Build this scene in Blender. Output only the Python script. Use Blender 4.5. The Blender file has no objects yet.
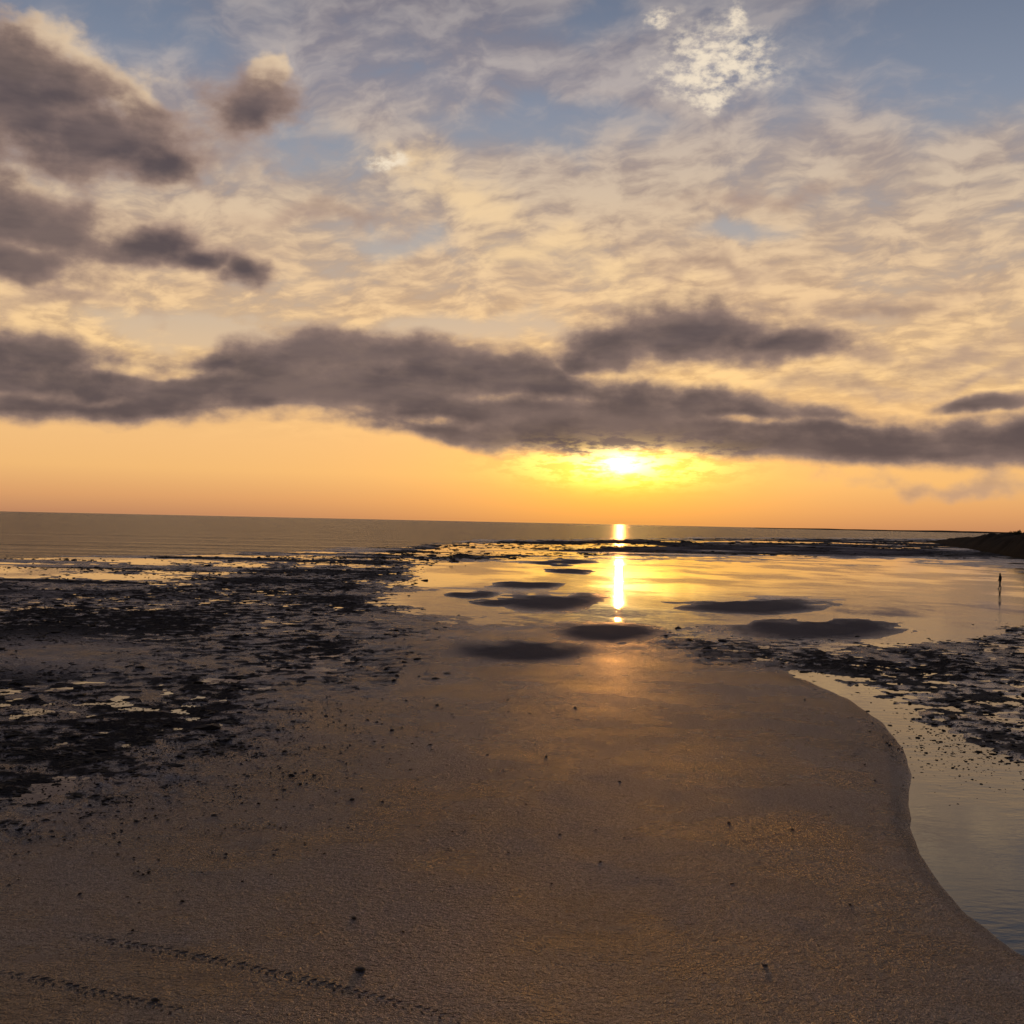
import bpy, math, random
import numpy as np
from mathutils import Matrix, Vector
random.seed(5); RNG=np.random.default_rng(11)
scn=bpy.context.scene; COL=scn.collection
# ------------------------------------------------------------ camera
H=6.0; F=1150.0
Mx=(Matrix.Rotation(math.pi/2+math.radians(0.5),3,'X') @ Matrix.Rotation(math.radians(1.23),3,'Z'))
MN=np.array(Mx)
cam=bpy.data.objects.new('camera',bpy.data.cameras.new('camera')); COL.objects.link(cam)
cam.matrix_world=Matrix.Translation((0,0,H)) @ Mx.to_4x4()
cam.data.sensor_width=36; cam.data.lens=36*F/1024; cam.data.clip_start=0.1; cam.data.clip_end=60000
scn.camera=cam
scn.view_settings.view_transform='Standard'; scn.view_settings.look='None'; scn.view_settings.exposure=0
def pdir(px,py):
    return (Mx @ Vector(((px-512)/F,(512-py)/F,-1))).normalized()
def G(px,py):
    d=pdir(px,py); t=-H/d.z; return (d.x*t,d.y*t)
def Gn(px,py):
    c=np.stack([(px-512)/F,(512-py)/F,-np.ones_like(px)],0); d=MN@c; t=-H/d[2]; return d[0]*t,d[1]*t
def proj(x,y):
    w=np.stack([x,y,np.full_like(x,-H)],0); c=MN.T@w.reshape(3,-1)
    z=-c[2]; return (512+F*c[0]/z).reshape(x.shape),(512-F*c[1]/z).reshape(x.shape)
def azel(px,py):
    d=pdir(px,py); return math.atan2(d.x,d.y),math.asin(d.z)
# ------------------------------------------------------------ numpy noise
def vnoise(x,y,s=0):
    xi=np.floor(x).astype(np.int64); yi=np.floor(y).astype(np.int64); fx=x-xi; fy=y-yi
    fx=fx*fx*fx*(fx*(fx*6-15)+10); fy=fy*fy*fy*(fy*(fy*6-15)+10)
    def h(a,b):
        n=(a*374761393+b*668265263+s*974634777)&0xffffffff
        n=((n^(n>>13))*1274126177)&0xffffffff; n=n^(n>>16)
        return (n&0xffff)/65535.0
    return (h(xi,yi)*(1-fx)+h(xi+1,yi)*fx)*(1-fy)+(h(xi,yi+1)*(1-fx)+h(xi+1,yi+1)*fx)*fy
def fbm(x,y,o=4,s=0):
    a=0.5;t=0;n=0
    for i in range(o):
        t=t+a*vnoise(x*2**i+i*17.3,y*2**i+i*9.1,s+i); n+=a; a*=.5
    return t/n
def ss(a,b,x):
    t=np.clip((x-a)/(b-a),0,1); return t*t*(3-2*t)
def sdp(px,py,poly,k=2.5):
    P=np.array(poly,float); P[:,1]*=k; y=py*k; x=px
    d=np.full(x.shape,1e9); ins=np.zeros(x.shape,bool)
    for i in range(len(P)):
        a=P[i];b=P[(i+1)%len(P)]; e=b-a
        t=np.clip(((x-a[0])*e[0]+(y-a[1])*e[1])/(e@e),0,1)
        d=np.minimum(d,np.hypot(x-a[0]-t*e[0],y-a[1]-t*e[1]))
        if a[1]!=b[1]:
            ins^=((a[1]>y)!=(b[1]>y))&(x<(b[0]-a[0])*(y-a[1])/(b[1]-a[1])+a[0])
    return np.where(ins,d,-d)
# ------------------------------------------------------------ ground map
LEFT=[(-500,575),(-200,585),(0,588),(150,576),(300,560),(400,554),(465,556),(445,575),(415,592),(415,612),(375,640),(370,668),(290,690),(245,718),(215,748),(140,775),(80,800),(0,840),(-500,960)]
RIGHT=[(660,632),(760,640),(880,646),(960,640),(1024,622),(1400,610),(1500,860),(1100,790),(1024,770),(955,742),(900,705),(840,684),(770,664),(700,655)]
CHAN=[(428,566),(500,556),(700,553),(900,557),(1024,566),(1500,600),(1500,650),(1024,640),(900,650),(760,650),(680,640),(640,634),(560,628),(480,624),(415,614),(405,600)]
POOL=[(790,672),(850,698),(885,722),(906,748),(914,775),(912,802),(914,828),(924,855),(942,884),(970,914),(1020,952),(1200,1040),(1600,1200),(1600,700),(1100,690),(950,680)]
REEF=[(380,553),(440,543),(560,539),(750,537),(940,539),(1100,546),(1100,562),(930,557),(760,556),(640,555),(540,556),(450,561)]
BARS=[(527,586,46,5),(570,571,32,4),(548,603,72,11),(498,603,38,5),(606,634,68,13),(522,655,90,13),(750,608,104,9),(818,630,120,14),(470,596,34,4),(560,563,44,3),(770,549,120,4),(870,553,110,5),(660,549,90,3)]
def seaY(px):
    return np.interp(px,[-600,0,200,330,430,480,700,900,1100],[563,557,553,549,544,540.5,539,538,540])
def fields(x,y):
    px,py=proj(x,y)
    u=x/y*45; v=np.log(y)*22
    w1=fbm(u,v,4,3)-.5; w2=fbm(u*2.7,v*2.7,4,9)-.5
    wob=w1*60+w2*34
    h=0.13+0.05*(fbm(x*.12,y*.12,3,21)-.5)
    wet=ss(860,630,py)*0.5+0.5*(fbm(x*.3,y*.15,4,5)-.42)
    weed=np.zeros_like(x)
    # far left flats, shallow pools in streaks
    m=ss(606,586,py+w1*16)*ss(500,400,px)
    hf=(fbm(x*.03,y*.10,4,31)-.52)*0.26
    h=h*(1-m)+hf*m; wet=np.maximum(wet,m*.7)
    weed=np.maximum(weed,m*ss(.50,.57,fbm(x*.05+9,y*.13,4,33))*.9)
    # left weed flats
    sdl=sdp(px,py,LEFT)+wob*1.7
    m=ss(-80,50,sdl)
    hl=(fbm(x*.16,y*.11,4,41)-.49)*0.10+(fbm(x*1.2,y*1.3,3,42)-.5)*.13+0.026
    tongue=np.exp(-(((px-60)/125)**2+((py-658)/20)**2)**1.5)
    hl=hl+tongue*.12
    h=h*(1-m)+hl*m
    wl=ss(.455,.545,.45*fbm(x*.22+5,y*.13,4,44)+.55*fbm(x*2.0+5,y*2.0,3,45)+.05*ss(0,60,sdl)-.06*ss(70,0,sdl))*m*(1-tongue)
    weed=np.maximum(weed,wl); wet=wet*(1-m)+m*.5
    # channel
    sdc=sdp(px,py,CHAN)+wob*.8
    m=ss(-60,30,sdc)
    hc=-0.035+0.11*(fbm(x*.05,y*.08,4,51)-.5)
    h=h*(1-m)+hc*m; wet=np.maximum(wet,m*.9)
    weed=weed*(1-m)
    # right weed
    sdr=sdp(px,py,RIGHT)+wob*.9
    sdpool=sdp(px,py,POOL)+w1*3
    mp=ss(-26,12,sdpool)
    m=ss(-26,30,sdr)
    hr=(fbm(x*.3,y*.2,4,61)-.5)*0.08+(fbm(x*1.4,y*1.4,3,62)-.5)*.13+0.008
    h=h*(1-mp)+(-0.07)*mp; wet=np.maximum(wet,mp)
    h=h*(1-m)+hr*m
    weed=np.maximum(weed,ss(.455,.54,.42*fbm(x*.35+8,y*.22,4,64)+.58*fbm(x*2.2,y*2.2,3,65))*m)
    # reef
    sdf=sdp(px,py,REEF,6)+w1*40+w2*26
    m=ss(-10,14,sdf)
    hrf=(fbm(x*.03,y*.03,4,71)-.38)*0.4
    h=h*(1-m)+hrf*m; weed=np.maximum(weed,m*ss(.28,.42,fbm(x*.04+3,y*.05,4,74)))
    # sand bars
    bar=np.zeros_like(x)
    for (bx,by,rx,ry) in BARS:
        ddx=(px-bx)/rx; ddy=(py-by+ddx*ddx*ry*.3+w1*6)/ry
        q=1-np.sqrt(ddx**2+ddy**2)+w2*.12+w1*.25
        bar=np.maximum(bar,ss(-.25,1.05,q))
    h=np.maximum(h,h*(1-bar)+0.12*bar)
    bd=ss(.06,.75,bar)
    wet=wet*(1-bd*.8); weed=weed*(1-bar)
    e=seaY(px)+w1*5+w2*3-py
    s=ss(-1.0,3.0,e)
    h=h*(1-s)-0.6*s
    return h,np.clip(wet,0,1),np.clip(weed,0,1),bd,px,py
def relief(x,y,h,wet): return (fbm(x*1.1,y*1.6,3,91)-.5)*0.026*(1-wet)*ss(.07,.125,h)
# ------------------------------------------------------------ helpers
def tag(o,label=None,cat=None,group=None,kind=None):
    if label:o['label']=label
    if cat:o['category']=cat
    if group:o['group']=group
    if kind:o['kind']=kind
    return o
def mesh_np(name,verts,faces,mat,smooth=True,attrs=None,parent=None):
    me=bpy.data.meshes.new(name); verts=np.asarray(verts,np.float32); faces=np.asarray(faces,np.int32)
    n=faces.shape[1]
    me.vertices.add(len(verts)); me.vertices.foreach_set('co',verts.ravel())
    me.loops.add(faces.size); me.loops.foreach_set('vertex_index',faces.ravel())
    me.polygons.add(len(faces)); me.polygons.foreach_set('loop_start',np.arange(0,faces.size,n,dtype=np.int32))
    me.polygons.foreach_set('loop_total',np.full(len(faces),n,np.int32))
    me.polygons.foreach_set('use_smooth',np.full(len(faces),smooth))
    me.update(calc_edges=True)
    for k,a in (attrs or {}).items():
        at=me.attributes.new(k,'FLOAT','POINT'); at.data.foreach_set('value',np.asarray(a,np.float32).ravel())
    me.materials.append(mat); o=bpy.data.objects.new(name,me); COL.objects.link(o)
    if parent:o.parent=parent
    return o
def gridfaces(nr,nc):
    i=np.arange(nr-1)[:,None]*nc+np.arange(nc-1)[None,:]; i=i.ravel()
    return np.stack([i,i+1,i+nc+1,i+nc],1)
def s2l(c):
    return tuple((v/255/12.92 if v/255<=.04045 else ((v/255+.055)/1.055)**2.4) for v in c)
class NT:
    def __init__(s,t): s.t=t; s.n=t.nodes; s.l=t.links
    def put(s,sock,v):
        if v is None: return
        if isinstance(v,bpy.types.NodeSocket): s.l.new(v,sock)
        else:
            if sock.type=='RGBA' and len(v)==3: v=(*v,1)
            sock.default_value=v
    def m(s,op,a,b=None,c=None,clamp=False):
        n=s.n.new('ShaderNodeMath'); n.operation=op; n.use_clamp=clamp
        for i,v in enumerate((a,b,c)): s.put(n.inputs[i],v)
        return n.outputs[0]
    def v(s,op,a,b=None,c=None,scale=None):
        n=s.n.new('ShaderNodeVectorMath'); n.operation=op
        s.put(n.inputs[0],a); s.put(n.inputs[1],b); s.put(n.inputs[2],c)
        if scale is not None: s.put(n.inputs['Scale'],scale)
        return n.outputs['Value'] if op in('LENGTH','DOT_PRODUCT','DISTANCE') else n.outputs[0]
    def xyz(s,x,y,z=0.0):
        n=s.n.new('ShaderNodeCombineXYZ'); s.put(n.inputs[0],x);s.put(n.inputs[1],y);s.put(n.inputs[2],z); return n.outputs[0]
    def sep(s,v):
        n=s.n.new('ShaderNodeSeparateXYZ'); s.put(n.inputs[0],v); return n.outputs
    def aff(s,v,sc,loc=(0,0,0)): return s.v('MULTIPLY_ADD',v,tuple(sc),tuple(loc))
    def noise(s,v,scale,detail=4,rough=.5,dist=0,col=False,dim='3D'):
        n=s.n.new('ShaderNodeTexNoise'); n.noise_dimensions=dim; s.put(n.inputs['Vector'],v); s.put(n.inputs['Scale'],scale)
        n.inputs['Detail'].default_value=detail; n.inputs['Roughness'].default_value=rough; n.inputs['Distortion'].default_value=dist
        return n.outputs['Color'] if col else n.outputs['Fac']
    def sm(s,x,a,b,lo=0.0,hi=1.0,smooth=True):
        n=s.n.new('ShaderNodeMapRange'); n.interpolation_type='SMOOTHSTEP' if smooth else 'LINEAR'
        s.put(n.inputs[0],x); 
        if a>b: a,b,lo,hi=b,a,hi,lo
        for i,q in zip((1,2,3,4),(a,b,lo,hi)): s.put(n.inputs[i],q)
        return n.outputs[0]
    def mix(s,f,a,b,mode='MIX'):
        n=s.n.new('ShaderNodeMix'); n.data_type='RGBA'; n.blend_type=mode
        s.put(n.inputs[0],f); s.put(n.inputs[6],a); s.put(n.inputs[7],b); return n.outputs[2]
    def ramp(s,f,stops):
        n=s.n.new('ShaderNodeValToRGB'); r=n.color_ramp
        while len(r.elements)<len(stops): r.elements.new(.5)
        for e,(p,c) in zip(r.elements,stops): e.position=p; e.color=(*c,1)
        s.put(n.inputs[0],f); return n.outputs[0]
    def curve(s,f,pts):
        n=s.n.new('ShaderNodeFloatCurve'); c=n.mapping.curves[0]
        while len(c.points)<len(pts): c.points.new(.5,.5)
        for p,(x,y) in zip(c.points,pts): p.location=(x,y); p.handle_type='AUTO_CLAMPED'
        n.mapping.update(); n.inputs[0].default_value=1; s.put(n.inputs[1],f); return n.outputs[0]
    def attr(s,name):
        n=s.n.new('ShaderNodeAttribute'); n.attribute_name=name; return n.outputs['Fac']
    def bump(s,h,dist,strength=1.0,normal=None):
        n=s.n.new('ShaderNodeBump'); s.put(n.inputs['Height'],h); s.put(n.inputs['Distance'],dist); s.put(n.inputs['Strength'],strength)
        if normal is not None: s.put(n.inputs['Normal'],normal)
        return n.outputs[0]
def material(name):
    m=bpy.data.materials.new(name); m.use_nodes=True; nt=NT(m.node_tree); b=nt.n['Principled BSDF']; return m,nt,b
def P3(n): return n.n.new('ShaderNodeNewGeometry').outputs['Position']
# ------------------------------------------------------------ materials
m_sand,n,b=material('wet_sand')
n.n.remove(b)
pos=P3(n)
wet=n.attr('wet'); weed=n.attr('weed'); bar=n.attr('bar')
patch=n.noise(pos,.3,4,.65,dim='2D'); fine=n.noise(n.aff(pos,(1,1.2,1)),12,3,.75,dim='2D'); mid=n.noise(n.aff(pos,(1,1.5,1)),4.2,3,.62,dim='2D')
c=n.mix(n.sm(patch,.35,.65),s2l((50,50,60)),s2l((78,77,88)))
c=n.mix(n.sm(fine,.42,.62,0,.85),c,s2l((18,17,21)))
c=n.mix(n.m('MULTIPLY',wet,.5),c,s2l((68,62,70)))
c=n.mix(bar,c,s2l((58,50,55)))
c=n.mix(weed,c,s2l((14,12,12)))
r=n.sm(wet,0,1,.30,.19,False); r=n.m('ADD',r,n.m('MULTIPLY',n.m('SUBTRACT',patch,.5),.3)); r=n.m('ADD',r,n.m('MULTIPLY',bar,.25))
r=n.m('ADD',r,n.m('MULTIPLY',weed,.3),clamp=True)
hh=n.m('ADD',n.m('MULTIPLY',fine,1.4),n.m('MULTIPLY',mid,1.4))
nrm=n.bump(hh,n.sm(wet,0,.9,.090,.018,False),1.0)
df=n.n.new('ShaderNodeBsdfDiffuse'); n.put(df.inputs['Color'],c); n.put(df.inputs['Normal'],nrm)
gl=n.n.new('ShaderNodeBsdfGlossy'); n.put(gl.inputs['Color'],n.mix(wet,(.72,.75,.90,1),(.88,.88,.95,1))); n.put(gl.inputs['Roughness'],r); n.put(gl.inputs['Normal'],nrm)
fr=n.n.new('ShaderNodeFresnel'); fr.inputs['IOR'].default_value=1.43; n.put(fr.inputs['Normal'],nrm)
k=n.m('SUBTRACT',1.0,n.m('ADD',n.m('MULTIPLY',weed,.86),n.m('MULTIPLY',bar,.5)),clamp=True)
mx=n.n.new('ShaderNodeMixShader'); n.put(mx.inputs[0],n.m('MULTIPLY',fr.outputs[0],k)); n.l.new(df.outputs[0],mx.inputs[1]); n.l.new(gl.outputs[0],mx.inputs[2])
n.l.new(mx.outputs[0],n.n['Material Output'].inputs['Surface'])

m_trk,n,b=material('pressed_sand')
pos=P3(n)
n.put(b.inputs['Base Color'],n.mix(n.noise(pos,12,3),s2l((26,25,29)),s2l((46,44,50)))); b.inputs['Roughness'].default_value=.6; b.inputs['Specular IOR Level'].default_value=.2

m_pool,n,b=material('still_pool_water')
pos=P3(n)
b.inputs['Base Color'].default_value=(*s2l((52,43,41)),1); b.inputs['IOR'].default_value=1.33
pt=n.noise(n.aff(pos,(1,.6,1)),.10,4,dim='2D')
n.put(b.inputs['Roughness'],n.sm(pt,.35,.65,.02,.13))
n.put(b.inputs['Normal'],n.bump(n.m('ADD',n.noise(n.aff(pos,(.7,1.4,1)),1.6,3,.6,dim='2D'),n.m('MULTIPLY',n.noise(pos,.25,2,dim='2D'),2.0)),n.sm(pt,.4,.65,.003,.013)))

m_sea,n,b=material('sea_water')
pos=P3(n)
b.inputs['Base Color'].default_value=(.020,.024,.046,1); b.inputs['IOR'].default_value=1.30; b.inputs['Roughness'].default_value=.2
b.inputs['Specular IOR Level'].default_value=.26; b.inputs['Specular Tint'].default_value=(.80,.86,1,1)
w=n.m('ADD',n.noise(n.aff(pos,(.35,1.2,1)),.35,4,.6,dim='2D'),n.m('MULTIPLY',n.noise(n.aff(pos,(.06,.6,1)),.10,3,dim='2D'),3.0))
n.put(b.inputs['Normal'],n.bump(w,3.6))

m_weed,n,b=material('seaweed')
b.inputs['Roughness'].default_value=.6; b.inputs['Specular IOR Level'].default_value=.12
pos=P3(n); n.put(b.inputs['Base Color'],n.mix(n.noise(pos,2,2),s2l((12,11,11)),s2l((34,29,27))))
m_stone,n,b=material('dark_stone')
pos=P3(n)
n.put(b.inputs['Base Color'],n.mix(n.noise(pos,14,3),s2l((24,22,22)),s2l((50,45,43)))); b.inputs['Roughness'].default_value=.5
n.put(b.inputs['Normal'],n.bump(n.noise(pos,40,3),.01))
m_bank,n,b=material('shingle_bank')
pos=P3(n)
n.put(b.inputs['Base Color'],n.mix(n.noise(pos,.4,4),s2l((18,16,14)),s2l((38,33,30)))); b.inputs['Roughness'].default_value=.95; b.inputs['Specular IOR Level'].default_value=.1
n.put(b.inputs['Normal'],n.bump(n.noise(pos,1.5,4),.4))
m_leaf,n,b=material('bush_leaves')
pos=P3(n)
n.put(b.inputs['Base Color'],n.mix(n.noise(pos,2,2),(.02,.028,.012),(.05,.06,.025))); b.inputs['Roughness'].default_value=.9
m_cloth,n,b=material('dark_clothes'); b.inputs['Base Color'].default_value=(.03,.028,.032,1); b.inputs['Roughness'].default_value=.9
# ------------------------------------------------------------ ground sheet
nr,nc=940,1000
Y=np.concatenate([np.geomspace(7,900,nr),[1300,2500,6000,14000,30000]]); nr=len(Y)
X=np.linspace(-.85,.85,nc)
yy=np.repeat(Y[:,None],nc,1); xx=X[None,:]*yy
h,wet_,weed_,bar_,px_,py_=fields(xx,yy)
h[-5:]=-3
h=h+weed_*0.03*fbm(xx*2.5,yy*2.5,2,81)*(py_>575)
h=h+relief(xx,yy,h,wet_)
V=np.stack([xx,yy,h],-1).reshape(-1,3)
ground=mesh_np('ground',V,gridfaces(nr,nc),m_sand,True,{'wet':wet_,'weed':weed_,'bar':bar_}); tag(ground,'bare wet tidal sand and mud reaching to the sea','sand',kind='structure')
# ------------------------------------------------------------ water
Yw=np.concatenate([np.geomspace(7,900,700),[1000,1200,1500,2000,3000,5000,9000,16000,30000]]); ncw=260
Xw=np.linspace(-.85,.85,ncw); yw=np.repeat(Yw[:,None],ncw,1); xw=Xw[None,:]*yw
pxw,pyw=proj(xw,yw); fw=gridfaces(len(Yw),ncw); Vw=np.stack([xw,yw,np.zeros_like(xw)],-1).reshape(-1,3)
issea=((pyw-seaY(pxw)-2).ravel()[fw].mean(1)<0)
for nm,fs,mt,lb,ct in (('sea',fw[issea],m_sea,'dark rippled sea stretching to the horizon','sea'),('tidal_pool_water',fw[~issea],m_pool,'shallow still water lying in the channel and pools of the sand flats','water')):
    idx,inv=np.unique(fs,return_inverse=True)
    tag(mesh_np(nm,Vw[idx],inv.reshape(fs.shape),mt),lb,ct,kind='structure')
# ------------------------------------------------------------ weed covered rocks
t=(1+5**.5)/2
ICO=np.array([(-1,t,0),(1,t,0),(-1,-t,0),(1,-t,0),(0,-1,t),(0,1,t),(0,-1,-t),(0,1,-t),(t,0,-1),(t,0,1),(-t,0,-1),(-t,0,1)],float)/math.hypot(1,t)
ICF=np.array([(0,11,5),(0,5,1),(0,1,7),(0,7,10),(0,10,11),(1,5,9),(5,11,4),(11,10,2),(10,7,6),(7,1,8),(3,9,4),(3,4,2),(3,2,6),(3,6,8),(3,8,9),(4,9,5),(2,4,11),(6,2,10),(8,6,7),(9,8,1)])
def lumps(name,x,y,h,s,flat,label,lift):
    k=len(x); sx=s*RNG.uniform(.8,1.8,k); sy=s*RNG.uniform(.7,1.3,k); sz=s*flat*RNG.uniform(.5,1.6,k)
    a=RNG.uniform(0,6.28,k)
    P=ICO[None]*(1+RNG.uniform(-.4,.4,(k,12,1)))
    lx=P[...,0]*sx[:,None]; ly=P[...,1]*sy[:,None]; lz=P[...,2]*sz[:,None]
    ca,sa=np.cos(a)[:,None],np.sin(a)[:,None]
    VV=np.stack([lx*ca-ly*sa+x[:,None],lx*sa+ly*ca+y[:,None],lz+h[:,None]+sz[:,None]*lift],-1).reshape(-1,3)
    FF=(ICF[None]+12*np.arange(k)[:,None,None]).reshape(-1,3)
    print(name,k)
    return tag(mesh_np(name,VV,FF,m_weed,False),label,'seaweed',kind='stuff')
def clumps(name,n,box,thr,size,label,flat=.3,mode=0):
    px=RNG.uniform(box[0],box[2],n); py=box[1]+(box[3]-box[1])*RNG.uniform(0,1,n)
    x,y=Gn(px,py); h,wt,wd,br,_,_=fields(x,y)
    keep=(RNG.uniform(0,1,n)*(1-thr)+thr*.5<wd)&(h>-.10); x,y,h=x[keep],y[keep],h[keep]; k=len(x)
    s=(size[0]+size[1]*y)*np.exp(RNG.normal(0,.5,k))*.5
    return lumps(name,x,y,np.maximum(h,-.02),s,flat,label,.2)
clumps('seaweed_rocks',160000,(-300,556,490,880),.02,(.028,.0011),'dark seaweed and small rocks scattered over the flats on the left')
clumps('seaweed_rocks',64000,(640,618,1350,800),.02,(.028,.0011),'dark seaweed and small rocks between the channel and the right hand pool')
clumps('seaweed_rocks',9000,(370,536,1110,564),.2,(.1,.0016),'low dark reef of weedy rocks in front of the sea',.2)
def bits(n,fn,size,label):
    px,py=fn(n); x,y=Gn(px,py); h,wt,wd,br,_,_=fields(x,y); k=len(x)
    s=size*np.exp(RNG.normal(0,.45,k))*.5*(.4+y/40)
    o=lumps('weed_scraps',x,y,np.maximum(h,0),s,.35,label,.3); return o
bits(8000,lambda n:(RNG.normal(90,145,n),np.abs(RNG.normal(0,68,n))+700),.026,'scraps of weed strewn on the sand below the left weed flats')
bits(200,lambda n:(RNG.uniform(380,900,n),RNG.uniform(655,900,n)),.026,'tiny scraps of weed on the open middle sand')
bits(1100,lambda n:(RNG.normal(985,60,n),RNG.normal(742,20,n)),.032,'scraps of weed poking out of the right hand pool')
# ------------------------------------------------------------ single stones
import bmesh
stones=[(360,980,.11,'largest dark stone near the bottom edge, beside the tyre tracks'),(354,927,.07,'small dark stone lying above the largest stone in the bottom left sand'),(155,1011,.07,'dark stone at the very bottom left edge among the tyre tracks'),
(352,806,.10,None),(214,822,.08,None),(136,828,.09,None),(546,762,.07,None),(437,709,.11,None),(300,790,.08,None),(765,976,.05,None),(850,913,.045,None),(575,712,.08,None),(392,735,.11,None)]
for (px,py,s,lb) in stones:
    x,y=G(px,py); bm=bmesh.new(); bmesh.ops.create_icosphere(bm,subdivisions=2,radius=1)
    for v in bm.verts:
        v.co*=1+random.uniform(-.14,.14); v.co.x*=s*.75; v.co.y*=s*.55; v.co.z*=s*.3
    me=bpy.data.meshes.new('stone'); bm.to_mesh(me); bm.free(); me.materials.append(m_stone)
    for p in me.polygons: p.use_smooth=True
    o=bpy.data.objects.new('stone',me); COL.objects.link(o)
    hz=float(fields(np.array([x]),np.array([y]))[0][0]); o.location=(x,y,hz+s*.08); o.rotation_euler[2]=random.uniform(0,6)
    tag(o,lb or 'small dark stone lying alone on the open wet sand','stone','stones scattered on the open sand')
# ------------------------------------------------------------ tyre tracks (pressed lugs)
def track(p0,p1,bend,label):
    a=Vector((*G(*p0),0)); c=Vector((*G(*p1),0)); d=(c-a); L=d.length; d.normalize(); s=Vector((-d.y,d.x,0))
    VV=[];FF=[];k=int(L/.13)
    for i in range(k):
        for sd in (-1,1):
            q=a+d*(i*.13)+s*(math.sin(i/k*3.14)*bend)
            e0=q+s*sd*.01; e1=q+s*sd*random.uniform(.09,.14)+d*.07
            w=d*.026
            pts=[e0-w,e0+w,e1+w,e1-w]
            base=len(VV)
            for p in pts: VV.append((p.x,p.y,0))
            ft=min(1,i/12,(k-i)/12)
            for p in pts:
                pc=(pts[0]+pts[2])/2; pp=pc+(p-pc)*.5; VV.append((pp.x,pp.y,.009*ft*random.uniform(.1,1.1)))
            for f in ((4,5,6,7),(0,1,5,4),(1,2,6,5),(2,3,7,6),(3,0,4,7)): FF.append([base+j for j in f])
    VV=np.array(VV); hz,wt=fields(VV[:,0],VV[:,1])[:2]; VV[:,2]+=hz+relief(VV[:,0],VV[:,1],hz,wt)-.003
    tag(mesh_np('tyre_track',VV,np.array(FF)[:,::-1],m_trk,False),label,'tyre track')
track((20,936),(520,1050),.3,'upper line of tyre marks crossing the bottom left sand')
track((-60,972),(240,1040),.1,'lower line of tyre marks in the bottom left corner')
# ------------------------------------------------------------ headland bank
pa=[G(1500,640),G(1180,578),G(1040,563),G(990,553),G(950,546),G(922,541)]
VV=[];na,nb=260,34
pa=np.array(pa); tt=np.linspace(0,len(pa)-1,na); cx=np.interp(tt,range(len(pa)),pa[:,0]); cy=np.interp(tt,range(len(pa)),pa[:,1])
for i in range(na):
    f=i/(na-1); hgt=7.6*min(1,(1-f)*1.9)**.7
    for j in range(nb):
        g=(j/(nb-1))**2; wdt=90*g
        VV.append((cx[i]+wdt,cy[i]+wdt*.25,hgt*min(1,wdt/7)**.7))
VV=np.array(VV); VV[:,2]*=.55+.7*fbm(VV[:,0]*.09,VV[:,1]*.09,4,5); VV[:,2]+=-.1
tag(mesh_np('bank',VV,gridfaces(na,nb),m_bank),'dark low shingle bank rising at the right edge of the shore','bank',kind='structure')
VB=VV.copy()
VV=[]
for i in range(120):
    a,_=azel(760+i*5,520); D=7000; f=i/119
    z=(4+14*f)*(.5+fbm(np.array([i*.13]),np.array([1.]),4,8)[0])
    for zz in (-2,z): VV.append((math.sin(a)*D,math.cos(a)*D+(200 if zz>0 else 0),zz))
VV=np.array(VV); FF=np.array([(2*i,2*i+2,2*i+3,2*i+1) for i in range(119)])
tag(mesh_np('hills',VV,FF,m_bank),'thin line of far low coast on the horizon at right','coast',kind='structure')
def bush(i,k,sz,label):
    e=bpy.data.objects.new('bush',None); COL.objects.link(e); e.location=VB[k]
    tag(e,label,'bush','dark bushes on the shingle bank')
    P=[];Fc=[]
    for c in range(420):
        d=RNG.normal(0,1,3); d/=np.linalg.norm(d); r=RNG.uniform(.5,1)*(1+.3*math.sin(d[0]*5+i)); p=d*r*np.array([1.3,1.1,.8])*sz+np.array([0,0,sz*.75])
        a=RNG.normal(0,.16*sz,(3,3)); b0=len(P); P+= [p+a[0],p+a[1],p+a[2]]; Fc.append((b0,b0+1,b0+2))
    mesh_np('foliage',np.array(P),np.array(Fc),m_leaf,False,parent=e)
    st=[];sf=[]
    for s in range(5):
        a=s*1.25; b0=len(st)
        for z,r,o in ((0,.09,0),(sz*1.1,.03,.5*sz)):
            for q2 in range(4): st.append((math.cos(a)*o+math.cos(q2*1.57)*r,math.sin(a)*o+math.sin(q2*1.57)*r,z))
        for q2 in range(4): sf.append((b0+q2,b0+(q2+1)%4,b0+4+(q2+1)%4,b0+4+q2))
    mesh_np('stem',np.array(st),np.array(sf),m_bank,False,parent=e)
cand=proj(VB[:,0],VB[:,1])[0]
for i,(tx,sz) in enumerate(((1018,1.2),(1010,.9),(1003,1.3),(994,.9),(985,1.1),(1030,1.2))):
    rows=[r*nb+14 for r in range(na)]; k=min(rows,key=lambda q:abs(cand[q]-tx)); bush(i,k,sz,'dark bush on top of the shingle bank at the right edge')
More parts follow.
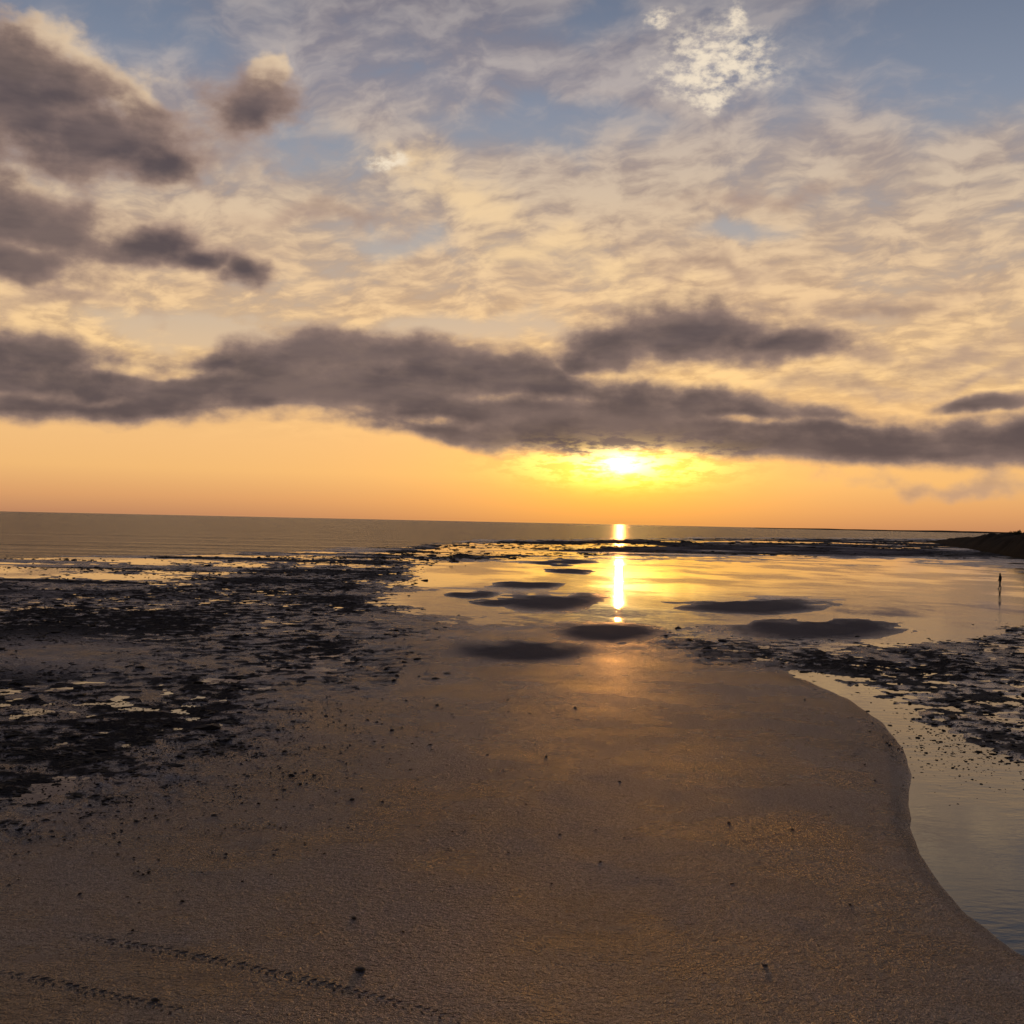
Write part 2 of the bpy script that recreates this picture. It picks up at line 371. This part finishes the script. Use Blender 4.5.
# ------------------------------------------------------------ person
def person(px,py,label,yaw,step=.16):
    x,y=G(px,py); e=bpy.data.objects.new('person',None); COL.objects.link(e); hz=max(0,float(fields(np.array([x]),np.array([y]))[0][0]))
    e.location=(x,y,hz-.02); e.rotation_euler[2]=yaw; tag(e,label,'person')
    pts=[((0,0,.92),.15),((0,0,1.15),.14),((0,0,1.38),.17),((0,.01,1.52),.06),((0,.02,1.62),.10),((0,.02,1.72),.085),
     ((.10,0,.86),.095),((.11,step*.6,.47),.065),((.11,step,.07),.045),((.11,step+.16,.03),.035),
     ((-.10,0,.86),.095),((-.11,-step*.3,.47),.065),((-.11,-step,.07),.045),((-.11,-step+.16,.03),.035),
     ((.21,0,1.40),.065),((.26,-.03,1.12),.05),((.25,.08,.88),.035),((.25,.12,.80),.03),
     ((-.21,0,1.40),.065),((-.26,.0,1.12),.05),((-.25,.10,.90),.035),((-.25,.14,.82),.03)]
    ed=[(0,1),(1,2),(2,3),(3,4),(4,5),(0,6),(6,7),(7,8),(8,9),(0,10),(10,11),(11,12),(12,13),(2,14),(14,15),(15,16),(16,17),(2,18),(18,19),(19,20),(20,21)]
    me=bpy.data.meshes.new('body'); me.from_pydata([p for p,_ in pts],ed,[]); me.materials.append(m_cloth)
    o=bpy.data.objects.new('body',me); COL.objects.link(o); o.parent=e
    md=o.modifiers.new('skin','SKIN'); sv=me.skin_vertices[0].data
    for i,(_,r) in enumerate(pts): sv[i].radius=(r,r)
    sv[0].use_root=True; md.use_smooth_shade=True
    s=o.modifiers.new('sub','SUBSURF'); s.levels=1; s.render_levels=2
person(1000,589,'person in dark clothes walking alone on the wet flats at the far right',.8)
# ------------------------------------------------------------ world
W=bpy.data.worlds.new('World'); scn.world=W; W.use_nodes=True; n=NT(W.node_tree); n.n.clear()
D=n.n.new('ShaderNodeTexCoord').outputs['Generated']; dx,dy,dz=n.sep(D)
dza=n.m('ABSOLUTE',dz); az=n.m('ARCTAN2',dx,dy); el=n.m('ARCSINE',dza)
K=F/100.0                                   # 1 unit = about 5 degrees
S=n.xyz(n.m('MULTIPLY',az,K),n.m('MULTIPLY',el,K))
wv=n.v('SUBTRACT',n.noise(S,1.0,4,.5,col=True,dim='2D'),(.5,.5,.5))
def warp(ax,ay): return n.v('MULTIPLY_ADD',wv,(ax,ay,0),S)
def ell(v,px,py,rx,ry):
    a,e=azel(px,py); ix,iy=100/rx,100/ry
    return n.v('LENGTH',n.aff(v,(ix,iy,0),(-a*K*ix,-e*K*iy,0)))
def union(v,lst,k=.25):
    r=None
    for a in lst:
        e=ell(v,*a); r=e if r is None else n.m('SMOOTH_MIN',r,e,k)
    return n.m('SUBTRACT',1.0,r)
def bandcurve(pts):
    q=[]
    for px,py in pts:
        a,e=azel(px,py); q.append(((a+.6)/1.2,e/.3))
    q=[(0,q[0][1])]+q+[(1,q[-1][1])]
    return n.m('MULTIPLY',n.curve(azn,q),.3*K)
EL=n.m('DIVIDE',n.m('MULTIPLY',el,F),700.0,clamp=True)
def st(l): return [(p/700,s2l(c)) for p,c in l]
base=n.ramp(EL,st([(0,(186,132,98)),(18,(214,156,106)),(45,(236,182,118)),(90,(240,190,130)),(150,(220,188,150)),(230,(184,174,164)),(310,(152,156,164)),(400,(126,138,158)),(520,(96,110,134)),(700,(78,82,98))]))
sky=n.n.new('ShaderNodeTexSky'); sky.sky_type='NISHITA'; sky.sun_disc=False
sa,se=azel(621,467)
sky.sun_elevation=se; sky.sun_rotation=sa
base=n.mix(1.0,base,n.v('SCALE',sky.outputs[0],scale=.003),'ADD')
# high cloud sheet: a thin mottled layer lying on a plane overhead
q=n.m('ADD',dza,.20); plane=n.xyz(n.m('DIVIDE',dx,q),n.m('DIVIDE',dy,q))
px1,py1,_=n.sep(n.v('MULTIPLY_ADD',wv,(.12,.12,0),plane))
rotp=n.xyz(n.m('ADD',px1,n.m('MULTIPLY',py1,.5)),n.m('SUBTRACT',py1,n.m('MULTIPLY',px1,.5)))
rotq=n.xyz(n.m('SUBTRACT',px1,n.m('MULTIPLY',py1,.35)),n.m('ADD',n.m('MULTIPLY',py1,1.25),n.m('MULTIPLY',px1,.6)))
n1=n.noise(rotp,2.2,5,.55,dim='2D')
n2=n.noise(rotq,9.5,4,.58,dim='2D')
Sw=warp(1.0,.6)
gap=union(Sw,[(890,40,210,56),(1010,60,130,50),(560,125,110,24),(130,10,120,36),(300,150,70,26),(740,235,50,10),(400,245,60,12),(480,325,100,14),(180,335,90,14),(600,20,60,20)],.3)
cov=n.m('ADD',n.m('MULTIPLY',n1,1.0),n.m('MULTIPLY',n2,.56))
cov=n.m('SUBTRACT',cov,n.sm(gap,-.7,.8,0,.44))
cov=n.sm(cov,.26,.88)
hicol=n.ramp(EL,st([(0,(214,150,98)),(60,(248,196,128)),(140,(248,208,150)),(220,(232,198,156)),(320,(206,186,164)),(420,(176,168,168)),(520,(144,141,148)),(700,(92,90,102))]))
shade=n.sm(n.m('ADD',n.m('MULTIPLY',n2,.75),n.m('MULTIPLY',n1,.5)),.45,.80)
hisha=n.mix(1.0,hicol,s2l((206,202,212)),'MULTIPLY')
hic=n.mix(shade,hisha,n.mix(1.0,hicol,(1.08,1.06,1.02,1),'MULTIPLY'))
lowfade=n.sm(el,.055,.14)
col=n.mix(n.m('MULTIPLY',cov,n.m('MULTIPLY',lowfade,.92)),base,hic)
nzA=n.noise(n.aff(S,(1,1.7,1),(9,9,0)),2.2,6,.54,dim='2D')
nzB=n.noise(n.aff(S,(.6,2.0,1),(3,0,0)),1.3,4,.52,dim='2D')
Sf=warp(1.1,.8)
# diagonal brighter streak running down towards the sun
dg=union(Sf,[(420,165,60,22),(480,205,60,24),(540,240,60,24),(595,275,60,22),(650,300,60,18)],.4)
col=n.mix(n.m('MULTIPLY',n.sm(n.m('ADD',dg,n.m('MULTIPLY',n.m('SUBTRACT',n2,.5),1.6)),-.3,1.0),.6),col,s2l((248,214,164)))
# bright fleecy patches
cell=n.noise(n.aff(S,(1,1.8,1),(4,0,0)),6.5,4,.6,dim='2D')
def fleece(col,lst,amt):
    fl=union(Sf,lst,.15)
    flm=n.m('MULTIPLY',n.sm(n.m('ADD',n.m('MULTIPLY',fl,.45),n.m('MULTIPLY',n.m('SUBTRACT',cell,.5),2.3)),-.30,.70),n.sm(fl,-.3,.6))
    return n.mix(n.m('MULTIPLY',flm,amt),col,s2l((242,226,202)))
col=fleece(col,[(725,64,78,36),(712,94,44,13),(745,24,16,16),(655,22,16,10),(398,166,38,16)],.92)
rim=union(Sf,[(70,62,84,30),(128,98,44,26),(268,76,26,18),(20,185,40,20)],.2)
col=n.mix(n.m('MULTIPLY',n.sm(n.m('ADD',rim,n.m('MULTIPLY',n.m('SUBTRACT',nzA,.5),1.4)),-.05,.6),.8),col,s2l((230,202,166)))
# glow of the sun
A=n.m('MULTIPLY',n.m('SUBTRACT',az,sa),F); E=n.m('MULTIPLY',n.m('SUBTRACT',el,se),F)
def gauss(rx,ry,eo=0,p=2.0):
    l=n.v('LENGTH',n.xyz(n.m('DIVIDE',A,rx),n.m('DIVIDE',n.m('SUBTRACT',E,eo),ry)))
    return n.m('EXPONENT',n.m('MULTIPLY',n.m('POWER',l,p),-1.0))
def add(c,f,rgb): return n.mix(1.0,c,n.v('SCALE',rgb,scale=f),'ADD')
col=add(col,gauss(330,200,0,1.3),(.12,.04,-.02))
def layer(col,d,lo,hi,dark,mid,lit,alpha=1.0):
    dens=n.sm(d,lo,hi); core=n.sm(d,lo+.05,hi+.35)
    cc=n.mix(core,lit,n.mix(n.sm(nzB,.34,.66),dark,mid))
    return n.mix(n.m('MULTIPLY',dens,alpha),col,cc)
azn=n.m('DIVIDE',n.m('ADD',az,.6),1.2,clamp=True)
um=union(warp(1.0,.7),[(960,355,150,20),(880,300,110,16),(700,270,100,14),(980,385,90,12),(870,385,100,14),(330,225,100,14),(760,200,120,16),(950,482,120,12),(200,150,130,40),(60,305,120,12),(200,250,90,20)],.2)
col=layer(col,n.m('ADD',um,n.m('MULTIPLY',n.m('SUBTRACT',nzA,.5),1.6)),-.2,1.0,s2l((146,122,114)),s2l((168,142,130)),s2l((192,162,140)),.62)
col=add(col,gauss(125,46,-6,1.5),(.40,.15,-.07))
col=add(col,gauss(66,19,-1,2),(.9,.50,.0))
# dark low clouds: long bank with a flat underside, hump right of centre, masses top left
Sd=warp(.6,.3); sdx,sdy,_=n.sep(Sd)
top=bandcurve([(-60,316),(0,316),(60,328),(110,350),(180,354),(240,334),(300,320),(400,322),(470,336),(540,344),(590,366),(640,378),(740,382),(770,394),(850,406),(940,413),(985,413),(1024,404),(1090,400)])
bot=bandcurve([(-60,429),(0,427),(150,428),(300,421),(370,432),(440,448),(520,458),(620,457),(750,463),(900,470),(1024,473),(1090,474)])
band=n.m('MINIMUM',n.m('MULTIPLY',n.m('SUBTRACT',top,sdy),3.0),n.m('MULTIPLY',n.m('SUBTRACT',n.m('MULTIPLY_ADD',sdy,.2,n.m('MULTIPLY',n.m('MULTIPLY',el,K),.8)),bot),4.5))
band=n.m('MINIMUM',band,.75)
thin=union(Sd,[(300,410,120,10),(430,424,70,8),(150,372,90,8),(760,425,110,6),(520,398,90,7),(60,398,80,6)],.1)
band=n.m('SUBTRACT',band,n.sm(thin,-.3,.9,0,.36))
ud=union(Sd,[(25,100,115,62),(-10,70,80,50),(100,138,100,46),(155,170,44,24),(30,228,105,42),(20,262,95,26),(150,247,72,24),(205,260,40,14),(243,272,36,19),(258,103,58,33),
 (695,332,125,42),(610,345,75,36),(790,345,90,24),(570,362,50,20),(985,405,60,10),(-120,150,150,100)],.3)
dd=n.m('SMOOTH_MAX',band,ud,.15)
dd=n.m('ADD',dd,n.m('MULTIPLY',n.m('SUBTRACT',nzA,.5),.85))
col=layer(col,dd,-.10,.48,s2l((84,74,78)),s2l((112,96,94)),s2l((168,140,126)),.96)
# the sun itself, shining through the ragged lower edge of the cloud
rag=n.sm(n.noise(n.aff(S,(.8,2.8,1)),4.2,4,.65,dim='2D'),.38,.60)
col=add(col,n.m('MULTIPLY',gauss(68,14,3,1.7),rag),(2.4,1.5,.35))
col=add(col,n.m('MULTIPLY',gauss(34,12,3,2),n.m('MULTIPLY_ADD',rag,.7,.3)),(2.0,1.4,.6))
col=add(col,gauss(12,8,3,2),(2.6,2.0,1.0))
back=n.sm(dy,-.3,.75,.42,1.0)
col=n.v('SCALE',col,scale=back)
bg=n.n.new('ShaderNodeBackground'); n.put(bg.inputs[0],col); bg.inputs[1].default_value=1.0
out=n.n.new('ShaderNodeOutputWorld'); n.l.new(bg.outputs[0],out.inputs[0])
W.cycles.sampling_method='MANUAL'; W.cycles.sample_map_resolution=512
sl=bpy.data.lights.new('sun','SUN'); sl.energy=.045; sl.angle=math.radians(.34); sl.color=(1,.38,.08)
so=bpy.data.objects.new('sun',sl); COL.objects.link(so)
so.rotation_euler=(-pdir(621,467)).to_track_quat('-Z','Y').to_euler()
